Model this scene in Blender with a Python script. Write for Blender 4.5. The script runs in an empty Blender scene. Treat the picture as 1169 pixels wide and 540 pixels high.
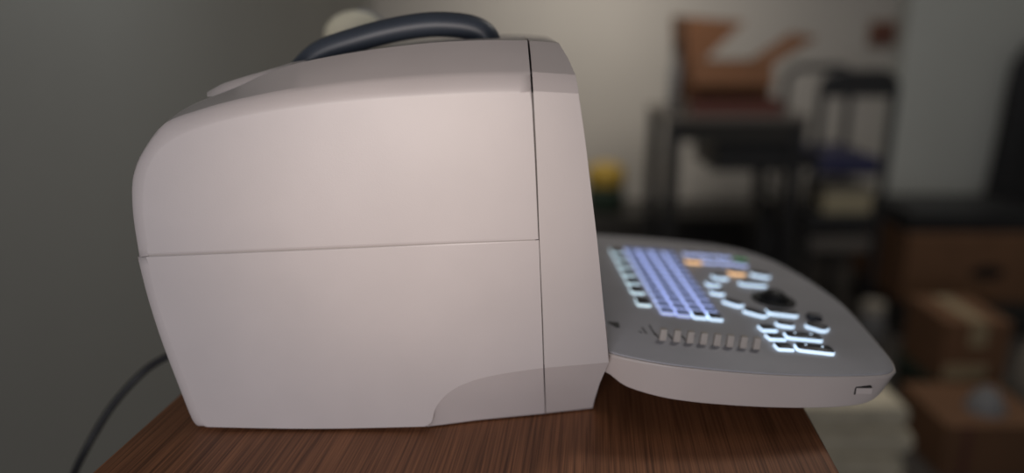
import bpy, bmesh, math, random
from mathutils import Vector, Matrix
random.seed(7)
R = math.radians
scene = bpy.context.scene
COL = scene.collection

# ------------------------------------------------------------------ camera
PITCH = R(15.5); F = 880.0; CX, CY = 584.5, 270.0
CAM = Vector((0.0, -0.53, 0.302))
FW = Vector((0, math.cos(PITCH), -math.sin(PITCH)))
UP = Vector((0, math.sin(PITCH), math.cos(PITCH)))
cd = bpy.data.cameras.new('camera'); cam = bpy.data.objects.new('camera', cd); COL.objects.link(cam)
cam.location = CAM; cam.rotation_euler = (math.pi / 2 - PITCH, 0, 0)
cd.sensor_width = 36.0; cd.lens = F / 1169 * 36.0; cd.clip_start = 0.01
cd.dof.use_dof = True; cd.dof.focus_distance = 0.553; cd.dof.aperture_fstop = 1.45
scene.camera = cam

# ------------------------------------------------------------------ light
scene.view_settings.view_transform = 'Standard'
scene.view_settings.look = 'None'
scene.view_settings.gamma = 1.0
scene.view_settings.use_curve_mapping = False
scene.view_settings.exposure = 0.0
w = bpy.data.worlds.new('world'); scene.world = w; w.use_nodes = True
w.node_tree.nodes['Background'].inputs[0].default_value = (0.80, 0.88, 1.0, 1)
w.node_tree.nodes['Background'].inputs[1].default_value = 0.10

def area(name, loc, target, sx, sy, power, color, spread=180):
    l = bpy.data.lights.new(name, 'AREA'); l.shape = 'RECTANGLE'; l.size = sx; l.size_y = sy
    l.energy = power; l.color = color; l.spread = R(spread)
    o = bpy.data.objects.new(name, l); COL.objects.link(o); o.location = loc
    o.rotation_euler = (Vector(target) - Vector(loc)).to_track_quat('-Z', 'Y').to_euler()
    return o
# warm lamp behind the camera, cool daylight behind and to the left, and a dim overhead fill added to brighten the room
area('window_daylight', (-0.32, -1.42, 0.20), (-0.20, 0, 0.08), 0.45, 0.4, 3.5, (0.97, 0.94, 0.98), 120)
area('overhead_fill', (1.05, 1.15, 1.70), (0.85, 1.3, 0), 0.5, 0.5, 8.4, (1.0, 0.94, 0.88), 170)
sl_ = bpy.data.lights.new('warm_lamp', 'SPOT'); sl_.energy = 13.5; sl_.color = (1.0, 0.82, 0.68); sl_.spot_size = R(25); sl_.spot_blend = 1.0; sl_.shadow_soft_size = 0.07
so_ = bpy.data.objects.new('warm_lamp', sl_); COL.objects.link(so_); so_.location = (-0.10, -0.95, 0.19)
so_.rotation_euler = (Vector((-0.065, 0, 0.20)) - so_.location).to_track_quat('-Z', 'Y').to_euler()
area('left_wall_fill', (-0.22, 0.40, 1.05), (-0.62, 0.60, 0.32), 0.15, 0.15, 0.66, (0.92, 0.97, 1.0), 100)  # unseen fill added to brighten the near part of the left wall
# lamp that washes the left half of the back wall
area('back_lamp', (0.20, 1.75, 1.25), (0.34, 2.8, 0.05), 0.30, 0.30, 2.7, (1.0, 0.92, 0.82), 80)

# ------------------------------------------------------------------ helpers
def ray(px, py):
    return FW + Vector((1, 0, 0)) * ((px - CX) / F) + UP * ((CY - py) / F)
def at(px, py, Y):                       # point of the place at depth Y seen at a photograph pixel
    d = ray(px, py); t = (Y - CAM.y) / d.y
    return CAM + d * t
def ground(px, py, z=0.0):
    d = ray(px, py); t = (z - CAM.z) / d.z
    return CAM + d * t

def finish(o, sharp=35, bevel=0, seg=2):
    me = o.data
    for p in me.polygons: p.use_smooth = True
    me.set_sharp_from_angle(angle=R(sharp))
    if bevel:
        b = o.modifiers.new('bevel', 'BEVEL'); b.width = bevel; b.segments = seg
        b.limit_method = 'ANGLE'; b.angle_limit = R(30)
        b.use_clamp_overlap = True
        n = o.modifiers.new('wn', 'WEIGHTED_NORMAL'); n.keep_sharp = False
    return o

def build(name, bm, mats, parent=None, bevel=0, sharp=35, seg=2, recalc=True):
    if recalc: bmesh.ops.recalc_face_normals(bm, faces=bm.faces[:])
    me = bpy.data.meshes.new(name); bm.to_mesh(me); bm.free()
    for m in (mats if isinstance(mats, (list, tuple)) else [mats]): me.materials.append(m)
    o = bpy.data.objects.new(name, me); COL.objects.link(o)
    if parent: o.parent = parent
    return finish(o, sharp, bevel, seg)

def tag(o, label=None, cat=None, group=None, kind=None):
    if label: o['label'] = label
    if cat: o['category'] = cat
    if group: o['group'] = group
    if kind: o['kind'] = kind
    return o
def empty(name, loc, label, cat, rz=0, group=None):
    o = bpy.data.objects.new(name, None); COL.objects.link(o); o.location = loc
    o.rotation_euler = (0, 0, rz); o.empty_display_size = 0.05
    return tag(o, label, cat, group)

def catmull(pts, k=4):
    if len(pts) < 3: return [p.copy() for p in pts]
    out = []
    for i in range(len(pts) - 1):
        p1, p2 = pts[i], pts[i + 1]
        p0 = pts[i - 1] if i > 0 else p1 * 2 - p2
        p3 = pts[i + 2] if i + 2 < len(pts) else p2 * 2 - p1
        for j in range(k):
            t = j / k
            out.append(0.5 * ((2 * p1) + (p2 - p0) * t + (2 * p0 - 5 * p1 + 4 * p2 - p3) * t * t
                              + (3 * p1 - p0 - 3 * p2 + p3) * t ** 3))
    out.append(pts[-1].copy())
    return out
def smooth_outline(pts, breaks, k=4):
    out = []
    for a, b in zip(breaks[:-1], breaks[1:]):
        s = catmull(pts[a:b + 1], k)
        out += s if not out else s[1:]
    return out
def loft(layers, cap=True):
    bm = bmesh.new(); n = len(layers[0])
    vs = [[bm.verts.new(p) for p in L] for L in layers]
    for a, b in zip(vs[:-1], vs[1:]):
        for i in range(n):
            try: bm.faces.new((a[i], a[(i + 1) % n], b[(i + 1) % n], b[i]))
            except ValueError: pass
    if cap:
        bm.faces.new(vs[0]); bm.faces.new(vs[-1])
    return bm
def box(bm, lo, hi, M=None, mat=0, taper=0.0):
    x0, y0, z0 = lo; x1, y1, z1 = hi; t = taper
    cs = [(x0, y0, z0), (x1, y0, z0), (x1, y1, z0), (x0, y1, z0),
          (x0 + t, y0 + t, z1), (x1 - t, y0 + t, z1), (x1 - t, y1 - t, z1), (x0 + t, y1 - t, z1)]
    v = [bm.verts.new((M @ Vector(c)) if M else c) for c in cs]
    for f in ((0, 3, 2, 1), (4, 5, 6, 7), (0, 1, 5, 4), (1, 2, 6, 5), (2, 3, 7, 6), (3, 0, 4, 7)):
        bm.faces.new([v[i] for i in f]).material_index = mat
    return bm
def tube(bm, pts, rad, n=12, mat=0, caps=True, flat=1.0):
    rads = rad if isinstance(rad, (list, tuple)) else [rad] * len(pts)
    rings = []; prev = None
    for i, p in enumerate(pts):
        t = (pts[min(i + 1, len(pts) - 1)] - pts[max(i - 1, 0)]).normalized()
        ref = prev if prev is not None else (Vector((0, 1, 0)) if abs(t.y) < 0.9 else Vector((0, 0, 1)))
        a = (ref - t * ref.dot(t)).normalized(); b = t.cross(a); prev = a
        rings.append([bm.verts.new(p + a * math.cos(2 * math.pi * j / n) * rads[i] * flat
                                   + b * math.sin(2 * math.pi * j / n) * rads[i]) for j in range(n)])
    for r0, r1 in zip(rings[:-1], rings[1:]):
        for j in range(n):
            bm.faces.new((r0[j], r0[(j + 1) % n], r1[(j + 1) % n], r1[j])).material_index = mat
    if caps:
        bm.faces.new(rings[0]).material_index = mat; bm.faces.new(rings[-1]).material_index = mat
    return bm
def lathe(bm, prof, n=24, c=(0, 0, 0), M=None, mat=0):
    rings = []
    for r, z in prof:
        rings.append([bm.verts.new((M @ Vector((r * math.cos(2 * math.pi * j / n), r * math.sin(2 * math.pi * j / n), z)) if M
                       else Vector(c) + Vector((r * math.cos(2 * math.pi * j / n), r * math.sin(2 * math.pi * j / n), z)))) for j in range(n)])
    for r0, r1 in zip(rings[:-1], rings[1:]):
        for j in range(n):
            bm.faces.new((r0[j], r0[(j + 1) % n], r1[(j + 1) % n], r1[j])).material_index = mat
    bm.faces.new(rings[0]).material_index = mat; bm.faces.new(rings[-1]).material_index = mat
    return bm

# ------------------------------------------------------------------ materials
def mat(name, col, rough=0.5, var=0.06, scale=8.0, bump=0.0, bscale=200.0, metal=0.0, spec=0.5, stretch=(1, 1, 1), emit=None, es=0.0):
    m = bpy.data.materials.new(name); m.use_nodes = True
    nt = m.node_tree; b = nt.nodes['Principled BSDF']
    tc = nt.nodes.new('ShaderNodeTexCoord'); mp = nt.nodes.new('ShaderNodeMapping')
    mp.inputs['Scale'].default_value = stretch
    nt.links.new(tc.outputs['Object'], mp.inputs['Vector'])
    nz = nt.nodes.new('ShaderNodeTexNoise'); nz.inputs['Scale'].default_value = scale; nz.inputs['Detail'].default_value = 5
    nt.links.new(mp.outputs['Vector'], nz.inputs['Vector'])
    cr = nt.nodes.new('ShaderNodeValToRGB')
    cr.color_ramp.elements[0].position = 0.3; cr.color_ramp.elements[1].position = 0.7
    cr.color_ramp.elements[0].color = tuple(c * (1 - var) for c in col) + (1,)
    cr.color_ramp.elements[1].color = tuple(min(1, c * (1 + var)) for c in col) + (1,)
    nt.links.new(nz.outputs['Fac'], cr.inputs['Fac']); nt.links.new(cr.outputs['Color'], b.inputs['Base Color'])
    b.inputs['Roughness'].default_value = rough; b.inputs['Metallic'].default_value = metal
    b.inputs['Specular IOR Level'].default_value = spec
    if bump:
        n2 = nt.nodes.new('ShaderNodeTexNoise'); n2.inputs['Scale'].default_value = bscale; n2.inputs['Detail'].default_value = 3
        nt.links.new(tc.outputs['Object'], n2.inputs['Vector'])
        bp = nt.nodes.new('ShaderNodeBump'); bp.inputs['Strength'].default_value = bump; bp.inputs['Distance'].default_value = 0.0006
        nt.links.new(n2.outputs['Fac'], bp.inputs['Height']); nt.links.new(bp.outputs['Normal'], b.inputs['Normal'])
    if emit:
        b.inputs['Emission Color'].default_value = tuple(emit) + (1,); b.inputs['Emission Strength'].default_value = es
    return m
def wood(name, dark, light, sx=230.0):
    m = bpy.data.materials.new(name); m.use_nodes = True
    nt = m.node_tree; b = nt.nodes['Principled BSDF']
    tc = nt.nodes.new('ShaderNodeTexCoord')
    def layer(scale, det):
        mp = nt.nodes.new('ShaderNodeMapping'); mp.inputs['Scale'].default_value = scale
        nt.links.new(tc.outputs['Object'], mp.inputs['Vector'])
        n = nt.nodes.new('ShaderNodeTexNoise'); n.inputs['Scale'].default_value = 1.0; n.inputs['Detail'].default_value = det
        nt.links.new(mp.outputs['Vector'], n.inputs['Vector']); return n
    a = layer((sx * 3.2, 9.0, 9.0), 3); c = layer((sx * 0.25, 2.0, 2.0), 4)
    mx = nt.nodes.new('ShaderNodeMath'); mx.operation = 'MULTIPLY_ADD'; mx.inputs[1].default_value = 0.78
    ml = nt.nodes.new('ShaderNodeMath'); ml.operation = 'MULTIPLY'; ml.inputs[1].default_value = 0.22
    nt.links.new(c.outputs['Fac'], ml.inputs[0])
    nt.links.new(a.outputs['Fac'], mx.inputs[0]); nt.links.new(ml.outputs[0], mx.inputs[2])
    cr = nt.nodes.new('ShaderNodeValToRGB')
    e = cr.color_ramp.elements; e[0].position = 0.34; e[0].color = dark + (1,); e[1].position = 0.70; e[1].color = light + (1,)
    nt.links.new(mx.outputs[0], cr.inputs['Fac']); nt.links.new(cr.outputs['Color'], b.inputs['Base Color'])
    b.inputs['Roughness'].default_value = 0.5; b.inputs['Specular IOR Level'].default_value = 0.3
    bp = nt.nodes.new('ShaderNodeBump'); bp.inputs['Strength'].default_value = 0.25; bp.inputs['Distance'].default_value = 0.0004
    nt.links.new(a.outputs['Fac'], bp.inputs['Height']); nt.links.new(bp.outputs['Normal'], b.inputs['Normal'])
    return m

M = dict(
    shell=mat('cream_plastic', (0.60, 0.550, 0.545), 0.40, 0.035, 14, 0.10, 900),
    seam_pale=mat('seam_plastic', (0.42, 0.38, 0.36), 0.6, 0.03, 14),
    seam=mat('seam_shadow_plastic', (0.10, 0.085, 0.077), 0.6, 0.03, 14),
    bezel=mat('cream_bezel_plastic', (0.58, 0.53, 0.52), 0.43, 0.03, 14, 0.10, 900),
    housing=mat('keyboard_housing_plastic', (0.60, 0.53, 0.50), 0.45, 0.03, 14, 0.08, 900),
    panel=mat('grey_panel', (0.43, 0.425, 0.455), 0.55, 0.05, 20, 0.05, 900),
    handle=mat('slate_plastic', (0.045, 0.056, 0.076), 0.46, 0.05, 30),
    black=mat('black_plastic', (0.006, 0.006, 0.007), 0.55, 0.1, 30),
    cap=mat('dark_key_cap', (0.018, 0.02, 0.03), 0.4, 0.1, 200),
    lit_cap=mat('backlit_key_cap', (0.03, 0.035, 0.06), 0.4, 0.1, 200, emit=(0.35, 0.45, 0.9), es=0.20),
    knob=mat('beige_knob', (0.50, 0.45, 0.41), 0.5, 0.05, 60),
    glow_white=mat('backlight_white', (0.7, 0.8, 0.9), 0.4, 0.02, 50, emit=(0.62, 0.80, 1.0), es=1.15),
    glow_lilac=mat('backlight_lilac', (0.6, 0.65, 0.9), 0.4, 0.02, 50, emit=(0.46, 0.55, 0.92), es=0.80),
    glow_mint=mat('backlight_mint', (0.7, 0.85, 0.85), 0.4, 0.02, 50, emit=(0.60, 0.76, 0.86), es=0.95),
    glow_orange=mat('backlight_orange', (0.9, 0.7, 0.5), 0.4, 0.02, 50, emit=(1.0, 0.58, 0.27), es=1.15),
    glow_green=mat('backlight_green', (0.3, 0.7, 0.3), 0.4, 0.02, 50, emit=(0.18, 0.6, 0.25), es=0.22),
    cable=mat('black_rubber', (0.018, 0.018, 0.02), 0.5, 0.1, 40),
    probe=mat('cream_probe', (0.62, 0.59, 0.46), 0.5, 0.04, 20),
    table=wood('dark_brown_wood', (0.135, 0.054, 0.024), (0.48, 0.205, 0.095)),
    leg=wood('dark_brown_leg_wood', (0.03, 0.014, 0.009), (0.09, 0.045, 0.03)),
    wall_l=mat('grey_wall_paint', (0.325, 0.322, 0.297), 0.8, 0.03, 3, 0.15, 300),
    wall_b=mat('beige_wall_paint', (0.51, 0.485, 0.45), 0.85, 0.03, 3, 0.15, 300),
    wall_r=mat('greenish_wall_paint', (0.60, 0.62, 0.59), 0.85, 0.03, 3, 0.15, 300),
    ceil=mat('white_ceiling_paint', (0.6, 0.6, 0.58), 0.9, 0.03, 3),
    floor=mat('dark_floor', (0.085, 0.075, 0.066), 0.6, 0.15, 5, 0.1, 200),
    skirt=mat('dark_skirting', (0.05, 0.046, 0.042), 0.6, 0.08, 8),
    card=mat('brown_cardboard', (0.20, 0.10, 0.050), 0.85, 0.08, 12, 0.1, 300),
    card_d=mat('dark_cardboard', (0.185, 0.082, 0.037), 0.85, 0.08, 12, 0.1, 300),
    card_in=mat('cardboard_inside', (0.30, 0.17, 0.09), 0.85, 0.08, 12),
    tape=mat('packing_tape', (0.42, 0.33, 0.20), 0.35, 0.05, 20),
    dmetal=mat('dark_grey_metal', (0.055, 0.055, 0.058), 0.4, 0.1, 20, metal=0.4),
    blue=mat('navy_vinyl', (0.03, 0.032, 0.095), 0.5, 0.08, 25),
    desk=mat('grey_laminate', (0.16, 0.145, 0.13), 0.5, 0.06, 12),
    desk_d=mat('dark_laminate', (0.05, 0.047, 0.043), 0.5, 0.06, 12),
    red=mat('maroon_cover', (0.14, 0.05, 0.04), 0.6, 0.08, 30),
    page=mat('paper_pages', (0.5, 0.46, 0.40), 0.8, 0.05, 90, stretch=(1, 1, 20)),
    cream=mat('cream_card', (0.48, 0.42, 0.28), 0.8, 0.05, 20),
    yellow=mat('yellow_plastic', (0.50, 0.33, 0.05), 0.45, 0.08, 20),
    green=mat('dark_green_plastic', (0.03, 0.05, 0.035), 0.4, 0.1, 20),
    grey=mat('grey_plastic', (0.22, 0.22, 0.225), 0.5, 0.06, 20),
    cloth=mat('pale_cloth', (0.80, 0.72, 0.55), 0.95, 0.12, 30, 0.3, 250),
    bag=mat('black_bag', (0.018, 0.018, 0.02), 0.45, 0.2, 25, 0.4, 60),
    sack=mat('pale_sack', (0.40, 0.36, 0.30), 0.8, 0.1, 20, 0.3, 120),
    screen=mat('dark_screen_glass', (0.01, 0.012, 0.016), 0.08, 0.02, 5),
    label=mat('dark_print', (0.03, 0.03, 0.035), 0.5, 0.02, 5),
)

# ------------------------------------------------------------------ the room
FLOOR = -0.75; CEIL = 1.75; YB = 2.80; YN = -2.2
XL = at(425, 20, YB).x; XR = 2.3
def slab(name, lo, hi, m):
    return tag(build(name, box(bmesh.new(), lo, hi), m), kind='structure')
slab('floor', (XL - 0.1, YN, FLOOR - 0.1), (XR + 0.1, YB + 0.1, FLOOR), M['floor'])
slab('ceiling', (XL - 0.1, YN, CEIL), (XR + 0.1, YB + 0.1, CEIL + 0.1), M['ceil'])
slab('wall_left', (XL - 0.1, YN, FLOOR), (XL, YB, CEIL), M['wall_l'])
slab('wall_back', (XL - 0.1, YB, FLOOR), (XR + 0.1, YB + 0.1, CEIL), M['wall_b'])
slab('wall_right', (XR, YN, FLOOR), (XR + 0.1, YB, CEIL), M['wall_r'])
XP = at(1024, 120, YB - 0.10).x
slab('trim_1', (XP, YB - 0.10, FLOOR), (XR, YB, CEIL), M['wall_r'])          # projecting greenish pier
hb = at(600, 246, YB - 0.02).z
slab('baseboard_back', (XL, YB - 0.02, FLOOR), (XP, YB, hb), M['skirt'])
slab('baseboard_right', (XP, YB - 0.12, FLOOR), (XR, YB - 0.10, at(1060, 246, YB - 0.12).z), M['skirt'])

# ------------------------------------------------------------------ the wooden table
TR = R(-6.0)
ex = Vector((math.cos(TR), math.sin(TR), 0)); ey = Vector((-math.sin(TR), math.cos(TR), 0))
tl = ground(204.4, 450.8).dot(ex); tr = ground(918.4, 465).dot(ex)
tcx = (tl + tr) / 2; hw = (tr - tl) / 2
torg = ex * tcx + ey * 0.10; torg.z = FLOOR
table = empty('wooden_table', torg, 'dark brown wood-grained table the cream ultrasound machine stands on', 'table', TR)
TD0, TD1 = -0.34, 0.34
T = -FLOOR
build('tabletop', box(bmesh.new(), (-hw, TD0, T - 0.028), (hw, TD1, T)), M['table'], table, bevel=0.0015)
for sx, sy in ((-1, TD0 + 0.03), (1, TD0 + 0.03), (-1, TD1 - 0.075), (1, TD1 - 0.075)):
    x = sx * (hw - 0.05)
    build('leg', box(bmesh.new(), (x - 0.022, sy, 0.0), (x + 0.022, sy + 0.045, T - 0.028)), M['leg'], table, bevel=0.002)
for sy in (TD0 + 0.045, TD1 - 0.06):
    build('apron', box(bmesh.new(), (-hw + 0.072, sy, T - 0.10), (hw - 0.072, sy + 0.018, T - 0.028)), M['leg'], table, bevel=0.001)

# ------------------------------------------------------------------ the ultrasound machine
W = 0.30; ZB = 0.0015
machine = empty('ultrasound_machine', (0, 0.15, 0.0), 'cream portable ultrasound machine seen from its side, glowing keyboard jutting out over the table edge', 'ultrasound machine')
def mk(name, bm, m, parent=machine, **k):
    o = build(name, bm, m, None, **k)
    if parent:
        o.parent = parent; o.matrix_parent_inverse = Matrix.Translation(-chain_loc(parent))
    return o
def chain_loc(p):
    return p.location.copy() if p.parent is None else Vector((0, 0, 0))

def mirror(Ls):
    return [[Vector((p.x, W - p.y, p.z)) for p in L] for L in reversed(Ls)]
def P(lst, Y): return [at(a, b, Y) for a, b in lst]

# upper half shell
uL0 = P([(169, 291), (162.5, 250), (162, 218), (166, 195), (177, 174), (198, 157), (229, 144), (273, 132.5), (330, 122.5), (400, 114), (480, 108), (550, 104.5), (606.5, 103.5), (610.5, 180), (614.6, 273)], 0.0)
uL1 = P([(159, 292), (152.5, 250), (150.5, 218), (153, 197), (163, 173), (188, 141), (229, 125), (273, 113), (330, 101.5), (400, 91.5), (480, 84.5), (550, 81), (605, 80.5), (610.5, 180), (614.6, 273)], 0.007)
uL2 = [p.copy() for p in uL1]
for i in range(15): uL2[i].y = 0.045
for i in range(5): uL2[i].x -= 0.001
for i, q in zip(range(5, 13), [(193, 138), (222, 118), (264, 102.5), (324, 76.5), (400, 60.5), (480, 50), (550, 46), (602, 46.3)]): uL2[i] = at(*q, 0.045)
uL3 = [p.copy() for p in uL2]
for i in range(15): uL3[i].y = 0.09
ub = [0, 12, 14]
uLs = [smooth_outline(L, ub) for L in (uL0, uL1, uL2, uL3)]
def inner_ring(L, a=0.0015):
    n = len(L); c = sum(L, Vector()) / n; out = []
    for i, p in enumerate(L):
        t = L[(i + 1) % n] - L[i - 1]; nn = Vector((-t.z, 0, t.x))
        if nn.length < 1e-9: nn = c - p
        nn.normalize()
        if nn.dot(c - p) < 0: nn = -nn
        out.append(p + nn * a)
    return out
def rounded(L0, L1, f=0.5, push=0.25, upto=None):
    """ring between the flat face and the edge, pushed outward so the edge is round"""
    out = []
    for i, (a, b) in enumerate(zip(L0, L1)):
        m = a.lerp(b, f)
        if upto is None or i < upto:
            m.x = a.x + (b.x - a.x) * (f + push); m.z = a.z + (b.z - a.z) * (f + push)
            m.y = a.y + (b.y - a.y) * (f - push * 0.4)
        out.append(m)
    return out
def soften(o, n, cols, rings, total):
    at_ = o.data.attributes['sharp_edge'].data
    ok = set(rings) | set(total - 1 - r for r in rings)
    for e in o.data.edges:
        a, b = e.vertices
        if a // n in ok and b // n in ok and a % n < cols and b % n < cols: at_[e.index].value = False
ua = [inner_ring(uLs[0]), uLs[0], rounded(uLs[0], uLs[1], upto=None)] + uLs[1:]
us = ua + mirror(ua)
o = mk('upper_shell', loft(us), M['shell'], sharp=13)
soften(o, len(us[0]), 49, (0, 1, 2), len(us)); soften(o, len(us[0]), 20, (2, 3, 4), len(us))

# raised hump on the rear of the roof
hl_ = [(236, 106), (250, 104.5), (267, 101.5), (294, 91.5), (315, 81), (332, 72)]
hu_ = [(236, 105.5), (247, 99), (260, 93.2), (294, 82.8), (314, 77), (332, 71.5)]
lo_ = P(hl_, 0.052); up_ = P(hu_, 0.066)
for p in lo_: p.z -= 0.003
lo_ = catmull(lo_, 4); up_ = catmull(up_, 4)
bm = bmesh.new(); rows = []
for k, f in enumerate((0, 0.35, 0.7, 0.9, 1.0)):
    g = math.sin(f * math.pi / 2)
    rows.append([Vector((a.x + (b.x - a.x) * f, a.y + (b.y - a.y) * f, a.z + (b.z - a.z) * g)) for a, b in zip(lo_, up_)])
rows += [[Vector((p.x, W - p.y, p.z)) for p in r] for r in reversed(rows)]
vr = [[bm.verts.new(p) for p in r] for r in rows]
for a, b in zip(vr[:-1], vr[1:]):
    for i in range(len(a) - 1): bm.faces.new((a[i], a[i + 1], b[i + 1], b[i]))
bm.faces.new([r[0] for r in vr]); bm.faces.new([r[-1] for r in vr])
bm.faces.new(vr[0] + list(reversed(vr[-1])))
mk('roof_hump', bm, M['shell'], sharp=40)

# lower half shell
lz = lambda p, z=ZB: Vector((p.x, p.y, z))
lL0 = P([(166.5, 293), (177, 340), (193, 388), (212, 438), (227, 476), (236, 488), (360, 489.5), (485, 487)], 0.0)
lL1 = P([(157, 293), (169, 340), (185, 390), (204, 440), (219.5, 478), (229, 490), (360, 490.5), (484, 487.5)], 0.007)
for i in (5, 6, 7): lL1[i] = lz(lL1[i]); 
lL0[5].z = max(lL0[5].z, ZB + 0.002)
K0 = [(493, 481), (497, 466), (506, 454), (521, 442.5), (545, 433), (576, 426.3), (620.3, 420)]
K1 = [(488, 486.9), (496, 485.9), (507, 484.6), (522, 482.6), (545, 479.6), (577, 476.4), (622.2, 472)]
lL0 += P(K0, 0.0) + P([(618.3, 360), (615.2, 274.2)], 0.0)
lL1 += [ground(a, b, ZB) for a, b in K1]
lL1 += P([(618.3, 360), (615.2, 274.2)], 0.007)
n7 = len(lL0)
lL2 = [Vector((p.x, max(p.y + 0.002, 0.045), p.z)) for p in lL1]
for i in range(5): lL2[i].x -= 0.001
lb = [0, 5, 7, 7 + 7, n7 - 1]
lLs = [smooth_outline(L, lb) for L in (lL0, lL1, lL2)]
la = [inner_ring(lLs[0], 0.001), lLs[0], rounded(lLs[0], lLs[1], upto=20)] + lLs[1:]
ls = la + mirror(la)
o = mk('lower_shell', loft(ls), M['shell'], sharp=11)
soften(o, len(ls[0]), 21, (0, 1, 2, 3, 4), len(ls))

# front bezel
def bez(left, K, right, top, Y, yk=None):
    pts = P(left, Y)
    pts += [at(K[0][0], K[0][1], Y if yk is None else yk), at(K[1][0], K[1][1], Y if yk is None else yk)]
    return pts + P(right, Y) + P(top, Y)
lf = [(613, 190), (616.6, 290), (619.6, 360)]
rt = [(693.5, 396), (688.5, 345), (682, 277), (673.5, 206), (668, 160)]
bL0 = bez([(608.8, 104)] + lf, [(621.6, 420), (695, 413.7)], rt, [(660.5, 107)], 0.0)
def kz(px, py, y): return at(px, py, y)
bLa = bez([(608.4, 97)] + lf, [(622.2, 437), (684.5, 438)], rt, [(659.7, 100)], 0.002, 0.0105)
bLb = bez([(608, 90)] + lf, [(622.6, 455), (679, 455)], rt, [(658.5, 93)], 0.004, 0.021)
bLc = bez([(607.4, 82)] + lf, [(623, 471.5), (676.5, 465.8)], rt, [(657, 85.5)], 0.007, 0.029)
for L in (bLc,):
    for i in (4, 5): L[i] = ground(*((623, 471.7), (676.5, 465.8))[i - 4], ZB)
bLd = [p.copy() for p in bLc]
for i in range(len(bLd)): bLd[i].y = max(bLd[i].y + 0.002, 0.026)
bLd[0] = at(606, 63, 0.026); bLd[-1] = at(648.5, 66.5, 0.026)
bLe = [p.copy() for p in bLd]
for i in range(len(bLe)): bLe[i].y = 0.045
bLe[0] = at(604.2, 46.4, 0.045); bLe[-1] = at(638, 49, 0.045)
bLs = [bL0, bLa, bLb, bLc, bLd, bLe]
bb = [0, 4, 5, len(bL0) - 1]
bLs = [smooth_outline(L, [0, 4, 5, len(bL0) - 1], 3) for L in bLs]
mk('front_bezel', loft(bLs + mirror(bLs)), M['bezel'], sharp=13)

# strips added behind the seams; their colour sets how dark the gap shade looks
sp_ = [at(160.5, 292.3, 0.0078), at(170, 292, 0.0003), at(611, 273.4, 0.0003)]
sp_ = sp_ + [Vector((p.x, W - p.y, p.z)) for p in reversed(sp_)]
dz_ = Vector((0, 0, 0.0015))
mk('seam_strip', loft([[p - dz_ for p in sp_], [p + dz_ for p in sp_]]), M['seam_pale'])
vA = P([(604.5, 106), (608, 180), (612, 268), (616, 355), (619, 415)], 0.0011); vB = P([(612, 106), (617, 190), (621, 290), (624, 360), (626, 415)], 0.0011)
o_ = vA + list(reversed(vB))
mk('seam_strip', loft([o_, [p + Vector((0, W - 0.0022, 0)) for p in o_]]), M['seam'])

# display on the front of the bezel
s0 = bLe[[i for i, p in enumerate(bLe)][-1]]
pa = at(671, 190, 0.0); pb = at(684, 300, 0.0)
sd = (pa - pb).normalized(); sn = Vector((sd.z, 0, -sd.x))
fm = Matrix(((sd.x, 0, sn.x, pb.x), (0, 1, 0, 0), (sd.z, 0, sn.z, pb.z), (0, 0, 0, 1)))
sl = (pa - pb).length
bm = box(bmesh.new(), (-0.055, 0.045, -0.004), (sl + 0.005, W - 0.045, 0.0022), fm)
scr = mk('screen_frame', bm, M['panel'], bevel=0.001)
mk('screen', box(bmesh.new(), (-0.045, 0.056, 0.002), (sl - 0.005, W - 0.056, 0.0032), fm), M['screen'], scr, bevel=0.0004)

# small moulded mark on the shoulder
c0 = at(578.5, 58.5, 0.033)
bm = bmesh.new(); lathe(bm, [(0.0022, -0.002), (0.0022, 0.0006), (0.0012, 0.0009)], 12, M=Matrix.Translation(c0) @ Matrix.Rotation(R(28), 4, 'X'))
mk('moulded_mark', bm, M['panel'])

# carry handle: a hoop folded along the roof
HY = 0.12
hp = [(338, 88), (352, 71), (371, 57.5), (407, 45.3), (440, 36.3), (472, 30.2), (500, 27.8), (528, 29.5), (546, 34.5), (556, 43), (559, 55), (559, 66)]
path = catmull([at(a, b, HY) for a, b in hp], 5)
bm = tube(bmesh.new(), path, 0.0099, 20)
hnd = mk('carry_handle', bm, M['handle'], sharp=60)
# feet
for x, y in ((-0.20, 0.04), (-0.20, W - 0.04), (-0.04, 0.06), (-0.04, W - 0.06)):
    bm = bmesh.new(); lathe(bm, [(0.008, 0.0), (0.009, 0.0008), (0.009, 0.004)], 16, c=(x, y, 0.0))
    mk('rubber_foot', bm, M['black'])

# ---- keyboard
YK = 0.012
kA = at(696, 403, YK); kB = at(1014, 428.5, YK)
ku = (kB - kA).normalized(); kv = Vector((0, 1, 0)); kn = ku.cross(kv).normalized()
def kp(px, py, lift=0.0):
    d = ray(px, py); o = kA + kn * lift
    t = (o - CAM).dot(kn) / d.dot(kn)
    return CAM + d * t
Nr = [(690, 401), (696, 403.6), (715, 408.5), (757, 416.5), (790, 420.7), (822, 424), (855, 426.8), (888, 428.8), (920, 430), (952, 430.5), (985, 430), (1007, 429), (1017, 427.2), (1022.5, 423)]
Nb = [(690, 424), (697, 428), (716, 441.5), (754, 453), (790, 458.7), (822, 461.7), (855, 463.9), (888, 465.2), (920, 465.6), (952, 464.8), (979, 462), (994, 457.5), (1005, 449), (1013, 438)]
Fr = [(1019.5, 414), (1010, 401.5), (988, 376), (964.6, 350.5), (942, 333), (917, 317), (890, 302.3), (868, 293.5), (845, 286.5), (815, 281), (780, 276.8), (740, 273), (700, 270.2)]
k0 = [kp(a, b) for a, b in Nr + Fr]
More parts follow.
